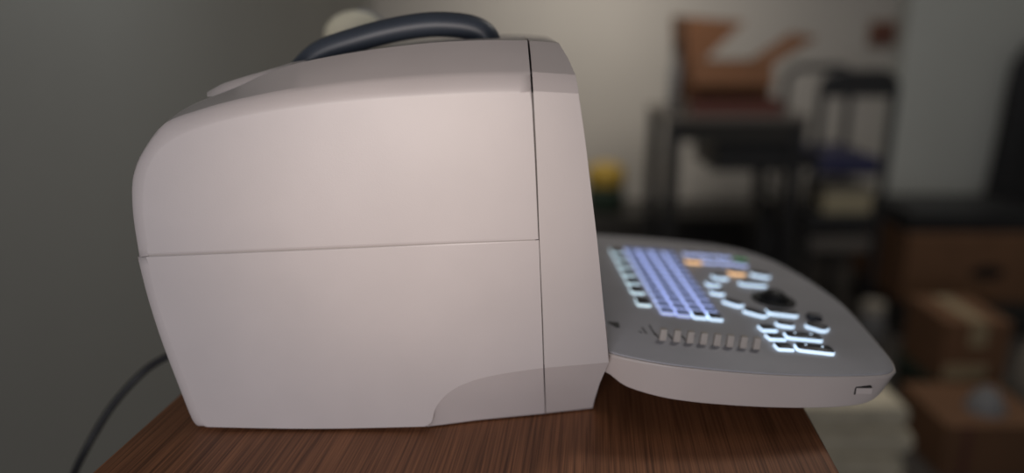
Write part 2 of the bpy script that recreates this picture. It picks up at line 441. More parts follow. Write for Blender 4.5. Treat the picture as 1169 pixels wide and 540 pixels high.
# close at the left, tucked behind the bezel
lf_far = k0[-1].copy(); lf_near = k0[0].copy()
k0.append(Vector((lf_near.x - 0.004, lf_far.y - 0.004, lf_near.z)) - Vector((0, 0, 0)))
nN = len(Nr)
cen = sum(k0, Vector()) / len(k0)
def inset(i, a):
    p, q, r_ = k0[i - 1], k0[i], k0[(i + 1) % len(k0)]
    t = (r_ - p).normalized(); nin = kn.cross(t).normalized()
    if nin.dot(cen - q) < 0: nin = -nin
    return nin * a
def layer(drop, ins, f):
    out = []
    for i, p in enumerate(k0):
        if i < nN:
            b = at(*Nb[i], p.y + 0.003)
            d = p.lerp(b, f)
            if f > 1: d = b + Vector((0, 0, 0))
            out.append(d)
        else:
            out.append(p + inset(i, ins) - kn * drop)
    return out
kb = [0, nN - 1, nN + len(Fr) - 1, len(k0) - 1]
top_in = [p + inset(i, 0.0014) + kn * 0.0 for i, p in enumerate(k0)]
L_a = [p - kn * 0.0 for p in k0]
L_r = [p - inset(i, 0.0006) - kn * 0.0016 for i, p in enumerate(k0)]
L_m = layer(0.016, 0.002, 0.70)
for i in range(nN): L_m[i].y -= 0.0005
L_b = layer(0.023, 0.008, 1.0)
L_c = [L_b[i] + inset(i, 0.016) - kn * 0.004 for i in range(len(k0))]
layers = [smooth_outline(L, kb, 3) for L in (top_in, L_a, L_r, L_m, L_b, L_c)]
kbd = mk('keyboard_housing', loft(layers), M['housing'], bevel=0.0008, sharp=40)
pl0 = [p + inset(i, 0.0016) - kn * 0.001 for i, p in enumerate(k0)]
pl1 = [p + inset(i, 0.0016) + kn * 0.0010 for i, p in enumerate(k0)]
pl2 = [p + inset(i, 0.0030) + kn * 0.0018 for i, p in enumerate(k0)]
panel = mk('control_panel', loft([smooth_outline(L, kb, 3) for L in (pl0, pl1, pl2)]), M['panel'], sharp=30)
PT = 0.0018                                   # panel surface above the key plane

# latch button on the near side of the housing
bq = at(986, 446, k0[10].y)
bm = box(bmesh.new(), (-0.0062, -0.0012, -0.0026), (0.0062, 0.004, 0.0026), Matrix.Translation(bq))
mk('latch_button', bm, M['housing'], kbd, bevel=0.0005)
bm = bmesh.new(); box(bm, (-0.0073, -0.0007, -0.0030), (-0.0062, 0.004, 0.0036), Matrix.Translation(bq)); box(bm, (-0.0073, -0.0007, 0.0026), (0.0055, 0.004, 0.0036), Matrix.Translation(bq))  # black L drawn as the shadow at the button's left and top
mk('latch_shadow', bm, M['black'], kbd)

# frame of the panel: x along ku, y along depth, z up from it
def kframe(p, ang=0.0):
    m = Matrix(((ku.x, kv.x, kn.x, p.x), (ku.y, kv.y, kn.y, p.y), (ku.z, kv.z, kn.z, p.z), (0, 0, 0, 1)))
    return m @ Matrix.Rotation(ang, 4, 'Z')
def rrect(hx, hy, r, n=4):
    r = min(r, hx * 0.98, hy * 0.98); out = []
    for cx_, cy_, a0 in ((hx - r, hy - r, 0), (-hx + r, hy - r, 90), (-hx + r, -hy + r, 180), (hx - r, -hy + r, 270)):
        for k in range(n + 1):
            a = R(a0 + 90 * k / n); out.append((cx_ + r * math.cos(a), cy_ + r * math.sin(a)))
    return out
def key_bm(hx, hy, r, h1, h2, ins=0.0006, bend=0.0, wave=0.0):
    """luminous skirt (material 0) under a dark cap (material 1)"""
    bm = bmesh.new()
    def ring(a, z):
        return [bm.verts.new((x, y + bend * (x / hx) ** 2 + (wave * math.cos(math.pi * x / hx) if y < 0 else 0), z)) for x, y in rrect(hx - a, hy - a, max(r - a, 0.0003))]
    rs = [(ring(0, 0), 0), (ring(0, h1 * 0.8), 0), (ring(0.0003, h1), 0), (ring(ins, h1), 1), (ring(ins + 0.0001, h2 - 0.0003), 1), (ring(ins + 0.0006, h2), 1)]
    for (a, _), (b, mi) in zip(rs[:-1], rs[1:]):
        for i in range(len(a)):
            bm.faces.new((a[i], a[(i + 1) % len(a)], b[(i + 1) % len(a)], b[i])).material_index = mi
    bm.faces.new(rs[0][0]).material_index = 0; bm.faces.new(rs[-1][0]).material_index = 1
    return bm

def place(o, m4, parent):
    o.parent = parent
    o.matrix_parent_inverse = Matrix.Translation(-chain_loc(parent))
    o.matrix_basis = m4
# function keys in one file, letter keys in four files, running away from the camera
def files(near_px, far_px, rows, gap, proto, proto_near=None):
    a, b = kp(*near_px, PT), kp(*far_px, PT)
    for r_ in range(rows):
        t = 0 if r_ == 0 else (r_ + gap) / (rows - 1 + gap)
        pr = proto_near if (proto_near and r_ == 0) else proto
        if pr.get('used'):
            o = pr['o'].copy(); COL.objects.link(o)
        else:
            o = pr['o']; pr['used'] = True
        place(o, kframe(a.lerp(b, t)), panel)
mint = {'o': build('key', key_bm(0.0062, 0.0096, 0.0016, 0.0024, 0.0034, 0.0016), [M['glow_mint'], M['cap']], None)}
lilac = {'o': build('key', key_bm(0.0060, 0.0067, 0.0016, 0.0026, 0.0034, 0.0010), [M['glow_lilac'], M['lit_cap']], None)}
white = {'o': build('key', key_bm(0.0060, 0.0072, 0.0016, 0.0026, 0.0034, 0.0010), [M['glow_white'], M['cap']], None)}
files((733.5, 346), (703.5, 288.3), 7, 0.25, mint)
for q0, q1, pn in (((761, 357), (719.5, 287), None), ((779, 359.5), (733.5, 288), None), ((797.5, 361.5), (748, 289), white), ((815.5, 363.5), (763.5, 290.5), white)):
    files(q0, q1, 13, 0, lilac, pn)
# the keys round the track ball; each given by its near edge
keys = [((815, 319.5), (833, 320.5), 11, 'glow_white', -1.5), ((808.5, 327.5), (824, 328), 11, 'glow_white', -1),
        ((810.5, 336.5), (827.5, 339), 11, 'glow_white', -1.5), ((822, 345.5), (844, 352.5), 11, 'glow_white', -1.5),
        ((846, 357), (873, 364.5), 12, 'glow_white', -1.5), ((876, 360), (912.5, 364.3), 12, 'glow_white', -3),
        ((886, 373.5), (908, 376.5), 10, 'glow_white', -2.5), ((916.5, 374), (941, 381.5), 14, 'glow_white', -3),
        ((898, 387.5), (940, 391.5), 13, 'glow_white', -9), ((910, 401.5), (953.5, 406.5), 14, 'glow_white', -9),
        ((870, 379.3), (888, 380), 11, 'glow_white', 0), ((878.6, 389.5), (898, 390), 11, 'glow_white', 0),
        ((888, 401), (907, 402), 11, 'glow_white', 0), ((845.5, 326.5), (876.5, 329), 11, 'glow_white', -1),
        ((855.5, 315), (877.5, 319.5), 13, 'glow_white', -2.5), ((833, 314), (851, 315.5), 9, 'glow_orange', 0),
        ((784, 300.5), (801, 301.8), 9, 'glow_orange', 0), ((803, 301), (818.5, 302.2), 9, 'glow_lilac', 0),
        ((822, 302.2), (836, 303.2), 9, 'glow_lilac', 0), ((838, 303.6), (853.5, 305.5), 9, 'glow_lilac', 0),
        ((781, 292), (798, 293), 8, 'glow_lilac', 0), ((800, 293.2), (816, 294.5), 8, 'glow_lilac', 0),
        ((820, 295), (834, 296), 8, 'glow_lilac', 0), ((839, 297), (853, 298.6), 8, 'glow_green', 0)]
for p, q, dep, g, bend in keys:
    a, b = kp(*p, PT), kp(*q, PT)
    lu = (b - a).dot(ku); lv = (b - a).dot(kv); ln = math.hypot(lu, lv); ang = math.atan2(lv, lu)
    hy = dep / 2000
    m4 = kframe((a + b) / 2, ang) @ Matrix.Translation((0, hy, 0))
    round_ = 0.0040 if bend else 0.0014
    wav = bend == -9
    kb_ = key_bm(ln / 2, hy, round_, 0.0027, 0.0036, 0.0010, bend=(-bend * 0.0006 if bend and not wav else 0), wave=0.0011 if wav else 0)
    if wav:
        for dx_ in (-ln * 0.22, ln * 0.22):
            lathe(kb_, [(0.0009, 0.0034), (0.0009, 0.0039), (0.0004, 0.0042)], 10, c=(dx_, 0.001, 0), mat=0)
    o = build('key', kb_, [M[g], M['cap']], None)
    if g != 'glow_white' or False:
        tag(o, {'glow_orange': 'orange glowing key', 'glow_lilac': 'lilac glowing key', 'glow_green': 'green glowing key'}[g])
    place(o, m4, panel)
a, b = kp(924, 366, PT), kp(939, 366.5, PT)
o = build('key', key_bm((b - a).length / 2, 0.005, 0.0014, 0.002, 0.004, 0.0006), [M['cap'], M['cap']], None); tag(o, 'unlit dark key')
place(o, kframe((a + b) / 2) @ Matrix.Translation((0, 0.005, 0)), panel)

# track ball
tb = kp(883, 343, PT)
bm = bmesh.new(); lathe(bm, [(0.0205, -0.0015), (0.0205, 0.0015), (0.0190, 0.0024), (0.0158, 0.0018), (0.0156, -0.001)], 32)
o = build('track_ball_ring', bm, M['black'], None); place(o, kframe(tb), panel)
bm = bmesh.new(); bmesh.ops.create_uvsphere(bm, u_segments=32, v_segments=16, radius=0.0152)
o = build('track_ball', bm, M['black'], None, sharp=80); place(o, kframe(tb) @ Matrix.Translation((0, 0, -0.004)), panel)

# gain sliders
sp = [(756.5, 390), (772.5, 391.5), (787.8, 393), (803, 394.5), (818.4, 396), (833.2, 397.3), (848.5, 398.6), (863.7, 400)]
for i, q in enumerate(sp):
    p = kp(*q, PT)
    lo_y, hi_y = ((0.006, 0.017) if i < 3 else (0.0175, 0.0205))
    bm = box(bmesh.new(), (-0.0006, lo_y, -0.0006), (0.0006, hi_y, 0.0003))
    o = build('slider_slot', bm, M['black'], None); place(o, kframe(p, R(8)) @ Matrix.Translation((-0.001, 0, 0)), panel)
    bm = box(bmesh.new(), (-0.0028, 0.0, 0.0003), (0.0028, 0.0050, 0.0102), taper=0.0003)
    o = build('slider_knob', bm, M['knob'], None, bevel=0.0005); place(o, kframe(p), panel)
for q0, q1 in (((741, 371), (748, 383)), ((733, 374), (738, 381)), ((729, 378), (733, 380))):
    a, b = kp(*q0, PT), kp(*q1, PT); d = b - a
    bm = box(bmesh.new(), (0, -0.0006, -0.0004), (d.length, 0.0006, 0.0002))
    o = build('printed_mark', bm, M['label'], None); place(o, kframe(a, math.atan2(d.dot(kv), d.dot(ku))), panel)
for pts in (((693, 367.5), (706, 368.5), (707.5, 374), (703, 374)),):
    P4 = [kp(a, b, PT) for a, b in pts]
    bm = loft([[p - kn * 0.0004 for p in P4], [p + kn * 0.0004 for p in P4]])
    mk('printed_mark', bm, M['label'], panel)

# probe cup on the far side of the machine
pc = at(407, 41, 0.335)
bm = bmesh.new()
lathe(bm, [(0.016, 0), (0.020, 0.002), (0.021, 0.045), (0.019, 0.045), (0.0185, 0.004), (0.0, 0.003)], 24, c=(pc.x, pc.y, pc.z - 0.14))
box(bm, (pc.x - 0.012, W - 0.006, pc.z - 0.135), (pc.x + 0.012, pc.y - 0.0195, pc.z - 0.105))
mk('probe_cup', bm, M['panel'])

# the probe standing in the cup
probe = empty('ultrasound_probe', (pc.x, pc.y, pc.z - 0.1365), 'cream rounded ultrasound probe head showing behind the grey carry handle', 'ultrasound probe')
def mkp(name, bm, m, parent, **k):
    o = build(name, bm, m, None, **k); o.parent = parent; o.matrix_parent_inverse = Matrix.Translation(-chain_loc(parent)); return o
bm = bmesh.new()
prof = []
ringsn = 20
# flattened bulb: ellipse in x-z, thick in y
bmesh.ops.create_uvsphere(bm, u_segments=32, v_segments=20, radius=1.0)
for v in bm.verts:
    v.co = Vector((v.co.x * 0.0355 + pc.x, v.co.y * 0.013 + pc.y, v.co.z * 0.0275 + pc.z - 0.001))
head = mkp('probe_head', bm, M['probe'], probe, sharp=80)
arc = [Vector((pc.x + 0.0357 * math.cos(a), pc.y, pc.z - 0.001 + 0.0277 * math.sin(a))) for a in [R(12 + 6 * k) for k in range(13)]]
mkp('probe_lens', tube(bmesh.new(), arc, 0.0022, 10), M['grey'], probe, sharp=60)
bm = bmesh.new(); lathe(bm, [(0.010, 0.0005), (0.0115, 0.004), (0.0115, 0.07), (0.0125, 0.10), (0.012, 0.122)], 20, c=(pc.x, pc.y, pc.z - 0.1365))
mkp('probe_grip', bm, M['probe'], probe, sharp=60)

# power cable
cpts = [at(205, 400, 0.12), at(187, 409, 0.12), at(168, 421, 0.12), at(147, 441, 0.115), at(127, 465, 0.11), at(111, 490, 0.105), at(97, 515, 0.10), at(84, 542, 0.10), at(72, 580, 0.10), at(64, 640, 0.10)]
last = cpts[-1]
cpts += [Vector((last.x - 0.008, last.y, -0.45)), Vector((last.x - 0.005, last.y, -0.62)), Vector((last.x + 0.02, last.y + 0.02, -0.725)), Vector((last.x + 0.09, last.y + 0.06, FLOOR + 0.0045)), Vector((last.x + 0.2, last.y + 0.1, FLOOR + 0.0045))]
bm = tube(bmesh.new(), catmull(cpts, 5), 0.0034, 12)
pcab = tag(build('power_cable', bm, M['cable'], None, sharp=60), 'black power cable curving down from the back of the machine past the table', 'cable')

# ------------------------------------------------------------------ background: desk with the open carton
def span(x0, x1, py, Y): return at(x0, py, Y).x, at(x1, py, Y).x
DY0, DY1 = 2.02, 2.42
dz = at(840, 133, DY0).z
dx0, dx1 = span(762, 925, 133, DY0)
desk = empty('desk', ((dx0 + dx1) / 2, (DY0 + DY1) / 2, FLOOR), 'grey desk with dark frame holding the open cardboard box', 'desk')
mkp('desktop', box(bmesh.new(), (dx0, DY0, dz - 0.022), (dx1, DY1, dz)), M['desk'], desk, bevel=0.003)
ap = bmesh.new(); box(ap, (dx0 + 0.04, DY0 + 0.012, dz - 0.085), (dx1 - 0.04, DY0 + 0.03, dz - 0.022)); mkp('front_rail', ap, M['desk_d'], desk, bevel=0.002)
for x, y in ((dx0 + 0.005, DY0 + 0.005), (dx1 - 0.05, DY0 + 0.005), (dx0 + 0.005, DY1 - 0.05), (dx1 - 0.05, DY1 - 0.05)):
    mkp('leg', box(bmesh.new(), (x, y, FLOOR), (x + 0.045, y + 0.045, dz - 0.022)), M['dmetal'], desk, bevel=0.003)
q0, q1 = span(815, 903, 160, DY0 + 0.05)
dr = mkp('drawer_box', box(bmesh.new(), (q0, DY0 + 0.034, dz - 0.19), (q1, DY1 - 0.06, dz - 0.0225)), M['desk_d'], desk, bevel=0.003)
mkp('drawer_front', box(bmesh.new(), (q0 + 0.008, DY0 + 0.026, dz - 0.182), (q1 - 0.008, DY0 + 0.034, dz - 0.09)), M['dmetal'], dr, bevel=0.002)

# maroon ring binders under the carton
bx0, bx1 = span(788, 893, 120, DY0 + 0.03)
bk = empty('binder', ((bx0 + bx1) / 2, DY0 + 0.17, dz), 'flat maroon binder lying on the desk under the cardboard box', 'binder')
bh = 0.05
bm = bmesh.new()
box(bm, (bx0, DY0 + 0.02, dz), (bx1, DY0 + 0.33, dz + 0.004)); box(bm, (bx0, DY0 + 0.02, dz + bh - 0.004), (bx1, DY0 + 0.33, dz + bh)); box(bm, (bx0, DY0 + 0.02, dz + 0.004), (bx1, DY0 + 0.026, dz + bh - 0.004))
mkp('cover', bm, M['red'], bk)
mkp('pages', box(bmesh.new(), (bx0 + 0.006, DY0 + 0.027, dz + 0.0045), (bx1 - 0.006, DY0 + 0.32, dz + bh - 0.0045)), M['page'], bk)

# open carton
oz = dz + bh
ox0, ox1 = span(783, 880, 100, DY0 + 0.05)
oy0, oy1 = DY0 + 0.05, DY0 + 0.30
otop = at(830, 72, oy0).z
carton = empty('open_carton', ((ox0 + ox1) / 2, (oy0 + oy1) / 2, oz), 'open brown cardboard box with raised flaps on the desk', 'box')
bm = bmesh.new(); t = 0.005
box(bm, (ox0, oy0, oz), (ox1, oy1, oz + t))
box(bm, (ox0, oy0, oz + t), (ox1, oy0 + t, otop)); box(bm, (ox0, oy1 - t, oz + t), (ox1, oy1, otop))
box(bm, (ox0, oy0 + t, oz + t), (ox0 + t, oy1 - t, otop)); box(bm, (ox1 - t, oy0 + t, oz + t), (ox1, oy1 - t, otop))
mkp('body', bm, M['card_d'], carton)
def flap(pts, m='card', th=0.005):
    a, b, c, d = pts; n = (b - a).cross(d - a).normalized() * th
    return loft([[a, b, c, d], [p + n for p in (a, b, c, d)]])
zt = otop + 0.0005
lt = at(778, 22, oy1)
hgt = at(778, 18, oy1).z - zt
# left flap stands up, back flap half up, right flap leans outward
mkp('flap', flap([Vector((ox0, oy0 + 0.005, zt)), Vector((ox0, oy1, zt)), Vector((ox0 - 0.01, oy1 - 0.005, zt + hgt)), Vector((ox0 - 0.01, oy0 + 0.01, zt + hgt * 0.95))]), M['card_d'], carton)
fx = at(852, 30, oy1).x
mkp('flap', flap([Vector((ox0 + 0.004, oy1, zt)), Vector((ox0 + 0.12, oy1, zt)), Vector((fx, oy1 + 0.03, zt + hgt * 0.86)), Vector((ox0 + 0.004, oy1 + 0.03, zt + hgt * 1.0))]), M['card_d'], carton)
rx = at(918, 38, oy0 + 0.12)
mkp('flap', flap([Vector((ox1, oy0 + 0.005, zt)), Vector((ox1, oy1, zt)), Vector((rx.x, oy1, rx.z)), Vector((rx.x, oy0 + 0.01, rx.z - 0.01))]), M['card_d'], carton)
mkp('flap', flap([Vector((ox0 + 0.01, oy0, zt)), Vector((ox1, oy0, zt)), Vector((ox1 - 0.004, oy0 - 0.035, zt - 0.07)), Vector((ox0 + 0.014, oy0 - 0.035, zt - 0.07))]), M['card_d'], carton)

# grey bottle left of the carton
gq = at(770, 130, DY0 + 0.10); gx = at(766, 100, DY0 + 0.10).x + 0.012
gz = at(766, 48, DY0 + 0.10).z - dz
gb = empty('bottle', (gx, DY0 + 0.10, dz), 'tall grey bottle on the desk left of the open cardboard box', 'bottle')
r0 = 0.021
bm = bmesh.new(); lathe(bm, [(r0 * 0.9, 0), (r0, 0.004), (r0, gz * 0.62), (r0 * 0.55, gz * 0.74), (r0 * 0.5, gz * 0.86)], 24, c=(gx, DY0 + 0.10, dz)); mkp('body', bm, M['grey'], gb, sharp=60)
bm = bmesh.new(); lathe(bm, [(r0 * 0.62, gz * 0.861), (r0 * 0.62, gz * 0.98), (r0 * 0.55, gz)], 20, c=(gx, DY0 + 0.10, dz)); mkp('cap', bm, M['dmetal'], gb)

# low dark cabinet along the wall and the canister on it
CY0 = 2.46
cz = at(720, 248, CY0).z
cx0 = at(640, 250, CY0).x; cx1 = at(900, 250, CY0).x
cab = empty('low_cabinet', ((cx0 + cx1) / 2, CY0 + 0.15, FLOOR), 'low dark cabinet standing against the back wall behind the desk', 'cabinet')
mkp('body', box(bmesh.new(), (cx0, CY0 + 0.012, FLOOR), (cx1, YB - 0.025, cz - 0.015)), M['desk_d'], cab, bevel=0.003)
mkp('top', box(bmesh.new(), (cx0 - 0.01, CY0, cz - 0.0149), (cx1 + 0.01, YB - 0.022, cz)), M['desk_d'], cab, bevel=0.003)
for k in range(3):
    a = cx0 + (cx1 - cx0) * k / 3 + 0.006; b = cx0 + (cx1 - cx0) * (k + 1) / 3 - 0.006
    d = mkp('door', box(bmesh.new(), (a, CY0 - 0.004, FLOOR + 0.05), (b, CY0 + 0.0118, cz - 0.02)), M['skirt'], cab, bevel=0.002)
    mkp('handle', box(bmesh.new(), (b - 0.04, CY0 - 0.012, cz - 0.10), (b - 0.03, CY0 - 0.0041, cz - 0.05)), M['dmetal'], d, bevel=0.001)
YC = 2.58
cc = at(690, 240, YC); ch = at(690, 186, YC).z - cz
can = empty('canister', (cc.x, YC, cz), 'dark green canister with a yellow lid just right of the machine on the low cabinet', 'canister')
cr_ = (at(712, 230, YC).x - at(668, 230, YC).x) / 2
bm = bmesh.new(); lathe(bm, [(cr_ * 0.9, 0), (cr_, 0.01), (cr_, ch * 0.40), (cr_ * 0.92, ch * 0.5), (cr_ * 0.8, ch * 0.56)], 28, c=(cc.x, YC, cz)); mkp('body', bm, M['green'], can, sharp=50)
bm = bmesh.new(); lathe(bm, [(cr_ * 0.96, ch * 0.561), (cr_ * 0.98, ch * 0.58), (cr_ * 0.98, ch * 0.82), (cr_ * 0.85, ch * 0.93), (cr_ * 0.45, ch)], 28, c=(cc.x, YC, cz)); mkp('lid', bm, M['yellow'], can, sharp=50)

# metal trolley with hooped top and blue tray
TY0, TY1 = 2.0, 2.34
tx0, tx1 = span(934, 1016, 150, TY0)
ztop = at(970, 84, TY0).z
trol = empty('trolley', ((tx0 + tx1) / 2, (TY0 + TY1) / 2, FLOOR), 'dark metal trolley with a hooped top and a blue tray right of the desk', 'trolley')
for y in (TY0, TY1):
    bm = bmesh.new(); r = 0.05
    pts = [Vector((tx0, y, FLOOR + 0.052)), Vector((tx0, y, ztop - r))]
    pts += [Vector((tx0 + r - r * math.cos(a), y, ztop - r + r * math.sin(a))) for a in [R(18 * k) for k in range(1, 6)]]
    pts += [Vector((tx1 - r + r * math.sin(a), y, ztop - r + r * math.cos(a))) for a in [R(18 * k) for k in range(0, 6)]]
    pts += [Vector((tx1, y, FLOOR + 0.052))]
    mkp('frame_hoop', tube(bm, pts, 0.013, 10), M['dmetal'], trol, sharp=60)
zb1 = at(980, 190, TY0).z
bm = bmesh.new(); box(bm, (tx0 + 0.014, TY0 + 0.002, zb1 - 0.03), (tx1 - 0.014, TY1 - 0.002, zb1 + 0.028), taper=0.0)
mkp('tray', bm, M['blue'], trol, bevel=0.006)
zb0 = at(970, 93, TY0).z
mkp('back_panel', box(bmesh.new(), (tx0 + 0.014, TY0 - 0.006, zb0 - 0.05), (tx1 - 0.014, TY0 + 0.006, zb0 + 0.016)), M['dmetal'], trol, bevel=0.004)
zb2 = at(970, 246, TY0).z
mkp('shelf', box(bmesh.new(), (tx0 + 0.014, TY0 + 0.002, zb2 - 0.06), (tx1 - 0.014, TY1 - 0.002, zb2)), M['dmetal'], trol, bevel=0.004)
zb3 = at(970, 272, TY0).z
mkp('shelf', box(bmesh.new(), (tx0 + 0.014, TY0 + 0.002, zb3 - 0.05), (tx1 - 0.014, TY1 - 0.002, zb3)), M['desk'], trol, bevel=0.004)
for x in (tx0, tx1):
    for y in (TY0, TY1):
        bm = bmesh.new(); lathe(bm, [(0.02, -0.010), (0.026, -0.007), (0.026, 0.007), (0.02, 0.010)], 20, M=Matrix.Translation((x, y, FLOOR + 0.0262)) @ Matrix.Rotation(math.pi / 2, 4, 'X'))
        mkp('castor', bm, M['black'], trol)
e0, e1 = span(941, 996, 230, TY0 + 0.03)
zb2 += 0.0003; eh = at(968, 214, TY0 + 0.03).z - zb2
ctn = empty('small_carton', ((e0 + e1) / 2, TY0 + 0.12, zb2), 'small cream carton on the middle shelf of the trolley', 'box')
mkp('body', box(bmesh.new(), (e0, TY0 + 0.03, zb2), (e1, TY0 + 0.22, zb2 + eh * 0.8)), M['cream'], ctn, bevel=0.002)
mkp('lid', box(bmesh.new(), (e0 - 0.002, TY0 + 0.028, zb2 + eh * 0.8), (e1 + 0.002, TY0 + 0.222, zb2 + eh)), M['sack'], ctn, bevel=0.002)
# navy cloth bag on the shelf + black bag under the desk
def blob(bm, c, r, seed, amp=0.12, sub=4, flatb=None):
    bmesh.ops.create_icosphere(bm, subdivisions=sub, radius=1.0)
    rnd = random.Random(seed); ph = [(Vector((rnd.uniform(-3, 3), rnd.uniform(-3, 3), rnd.uniform(-3, 3))), rnd.uniform(0, 6)) for _ in range(6)]
    for v in bm.verts:
        k = 1 + amp * sum(math.sin(d.dot(v.co) + p) for d, p in ph) / 3
        v.co = Vector((v.co.x * r[0] * k, v.co.y * r[1] * k, v.co.z * r[2] * k)) + Vector(c)
        if flatb is not None and v.co.z < flatb: v.co.z = flatb
    return bm
bgx0, bgx1 = span(868, 912, 250, 2.06)
zf = at(890, 232, 2.06).z
bgz = FLOOR
bag = empty('black_bag', ((bgx0 + bgx1) / 2, 2.2, FLOOR), 'black bag standing on the floor under the right end of the desk', 'bag')
hb_ = zf - FLOOR
mkp('body', blob(bmesh.new(), ((bgx0 + bgx1) / 2 - 0.012, 2.19, FLOOR + hb_ * 0.46), ((bgx1 - bgx0) * 0.5, 0.10, hb_ * 0.52), 3, 0.08, 4, FLOOR), M['bag'], bag, sharp=80)
hx = (bgx0 + bgx1) / 2 - 0.012
mkp('strap', tube(bmesh.new(), [Vector((hx + 0.04 * math.cos(a), 2.19, FLOOR + hb_ * 0.93 + 0.05 * math.sin(a))) for a in [R(18 * k) for k in range(11)]], 0.006, 8), M['bag'], bag, sharp=60)

# wall plaque
pq = at(1006, 38, YB)
pw = 0.055
plq = empty('wall_plaque', (pq.x, YB - 0.01, pq.z - pw), 'small brown plaque hanging on the back wall above the trolley', 'plaque')
mkp('frame', box(bmesh.new(), (pq.x - pw, YB - 0.018, pq.z - pw * 0.9), (pq.x + pw, YB - 0.0005, pq.z + pw * 0.9)), M['card'], plq, bevel=0.006)
mkp('inset', box(bmesh.new(), (pq.x - pw * 0.7, YB - 0.021, pq.z - pw * 0.6), (pq.x + pw * 0.7, YB - 0.0175, pq.z + pw * 0.6)), M['red'], plq, bevel=0.001)

# dark coat hanging at the right on the pier
cq0 = at(1164, 40, YB - 0.2); cq1 = at(1164, 245, YB - 0.2)
coat = empty('dark_coat', (cq0.x + 0.16, YB - 0.16, cq1.z), 'dark coat hanging on the greenish wall at the right edge of the photo', 'coat')
ring = []
zz = [0, 0.12, 0.3, 0.5, 0.7, 0.85, 0.95, 1.0]; wd = [1.0, 0.98, 0.95, 0.92, 0.92, 0.88, 0.6, 0.22]
Ls = []
for z_, w_ in zip(zz, wd):
    L = []
    for k in range(40):
        a = 2 * math.pi * k / 40
        rip = 1 + 0.10 * math.sin(7 * a) * (1 - z_)
        L.append(Vector((cq0.x + 0.16 + 0.16 * w_ * rip * math.cos(a), YB - 0.16 + 0.055 * rip * (0.6 + 0.4 * w_) * math.sin(a), cq1.z + (cq0.z - cq1.z) * z_)))
    Ls.append(L)
mkp('body', loft(Ls), M['bag'], coat, sharp=80)
hk = Vector((cq0.x + 0.16, YB - 0.16, cq0.z))
mkp('hanging_loop', tube(bmesh.new(), [hk + Vector((0, 0, -0.01)), hk + Vector((0, 0.0, 0.03)), hk + Vector((0, 0.03, 0.045)), hk + Vector((0, 0.0595, 0.045))], 0.005, 8), M['dmetal'], coat, sharp=60)

# cartons and clutter at the right
def carton_box(name, label, cat, x0, x1, y0, y1, z0, z1, m='card', tape=True, holes=False):
    r_ = empty(name, ((x0 + x1) / 2, (y0 + y1) / 2, z0), label, cat)
    mkp('body', box(bmesh.new(), (x0, y0, z0), (x1, y1, z1)), M[m], r_, bevel=0.004)
    if tape:
        c = (x0 + x1) / 2; bm = bmesh.new()
        box(bm, (c - 0.024, y0 + 0.01, z1 - 0.001), (c + 0.024, y1 - 0.01, z1 + 0.0008)); box(bm, (c - 0.024, y0 - 0.0008, z1 - 0.07), (c + 0.024, y0 + 0.001, z1 - 0.002))
        mkp('tape', bm, M['tape'], r_)
    return r_
Y1 = 1.95
a0, a1 = span(1034, 1200, 300, Y1); zt1 = at(1100, 268, Y1).z; zm1 = at(1100, 346, Y1).z
cr8 = carton_box('storage_crate', 'low dark crate on the floor under the large brown carton', 'crate', a0 + 0.01, a1 - 0.01, Y1 + 0.01, Y1 + 0.38, FLOOR, zm1, 'desk_d', False)
for k in range(3):
    mkp('slat', box(bmesh.new(), (a0 + 0.005, Y1 + 0.002, FLOOR + 0.02 + k * (zm1 - FLOOR) / 3), (a1 - 0.005, Y1 + 0.0099, FLOOR - 0.01 + (k + 1) * (zm1 - FLOOR) / 3)), M['skirt'], cr8, bevel=0.002)
big = carton_box('large_carton', 'large brown carton with a dark oval hand hole, on the dark crate at the right', 'box', a0, a1, Y1, Y1 + 0.40, zm1, zt1, 'card', False)
h0 = at(1127, 311, Y1)
bm = bmesh.new(); lathe(bm, [(1, 0), (1, 0.0012)], 28, M=Matrix.Translation((h0.x, Y1 - 0.0005, h0.z)) @ Matrix.Diagonal((0.056, 1, 0.024, 1)) @ Matrix.Rotation(math.pi / 2, 4, 'X'))
mkp('hand_hole', bm, M['black'], big)
zt0 = at(1100, 243, Y1 + 0.05).z
tp = empty('folded_tarpaulin', ((a0 + a1) / 2, Y1 + 0.2, zt1), 'folded black tarpaulin lying on top of the large brown carton', 'tarpaulin')
for k in range(2):
    hgt_ = (zt0 - zt1) / 2
    bm = bmesh.new()
    box(bm, (a0 + 0.0 + 0.02 * k, Y1 + 0.02 + 0.01 * k, zt1 + k * hgt_), (a1 - 0.01, Y1 + 0.36 - 0.02 * k, zt1 + (k + 1) * hgt_))
    bmesh.ops.subdivide_edges(bm, edges=bm.edges[:], cuts=6, use_grid_fill=True)
    mkp('fold', bm, M['bag'], tp, bevel=0.01)
Y2 = 1.36
b0, b1 = span(1076, 1150, 410, Y2); z21 = at(1110, 368, Y2).z; z20 = at(1110, 438, Y2).z
gcr = empty('green_crate', ((b0 + b1) / 2, Y2 + 0.1, FLOOR), 'dark green plastic crate under the medium brown carton', 'crate')
bm = bmesh.new(); box(bm, (b0 - 0.004, Y2 - 0.006, FLOOR), (b1 + 0.004, Y2 + 0.22, z20 - 0.015)); mkp('body', bm, M['green'], gcr, bevel=0.004)
mkp('rim', box(bmesh.new(), (b0 - 0.010, Y2 - 0.012, z20 - 0.0149), (b1 + 0.010, Y2 + 0.226, z20)), M['green'], gcr, bevel=0.003)
mid = carton_box('medium_carton', 'medium brown carton with a pale strip along its bottom, on the green crate', 'box', b0, b1, Y2, Y2 + 0.21, z20, z21, 'card', True)
zs = at(1110, 416, Y2).z
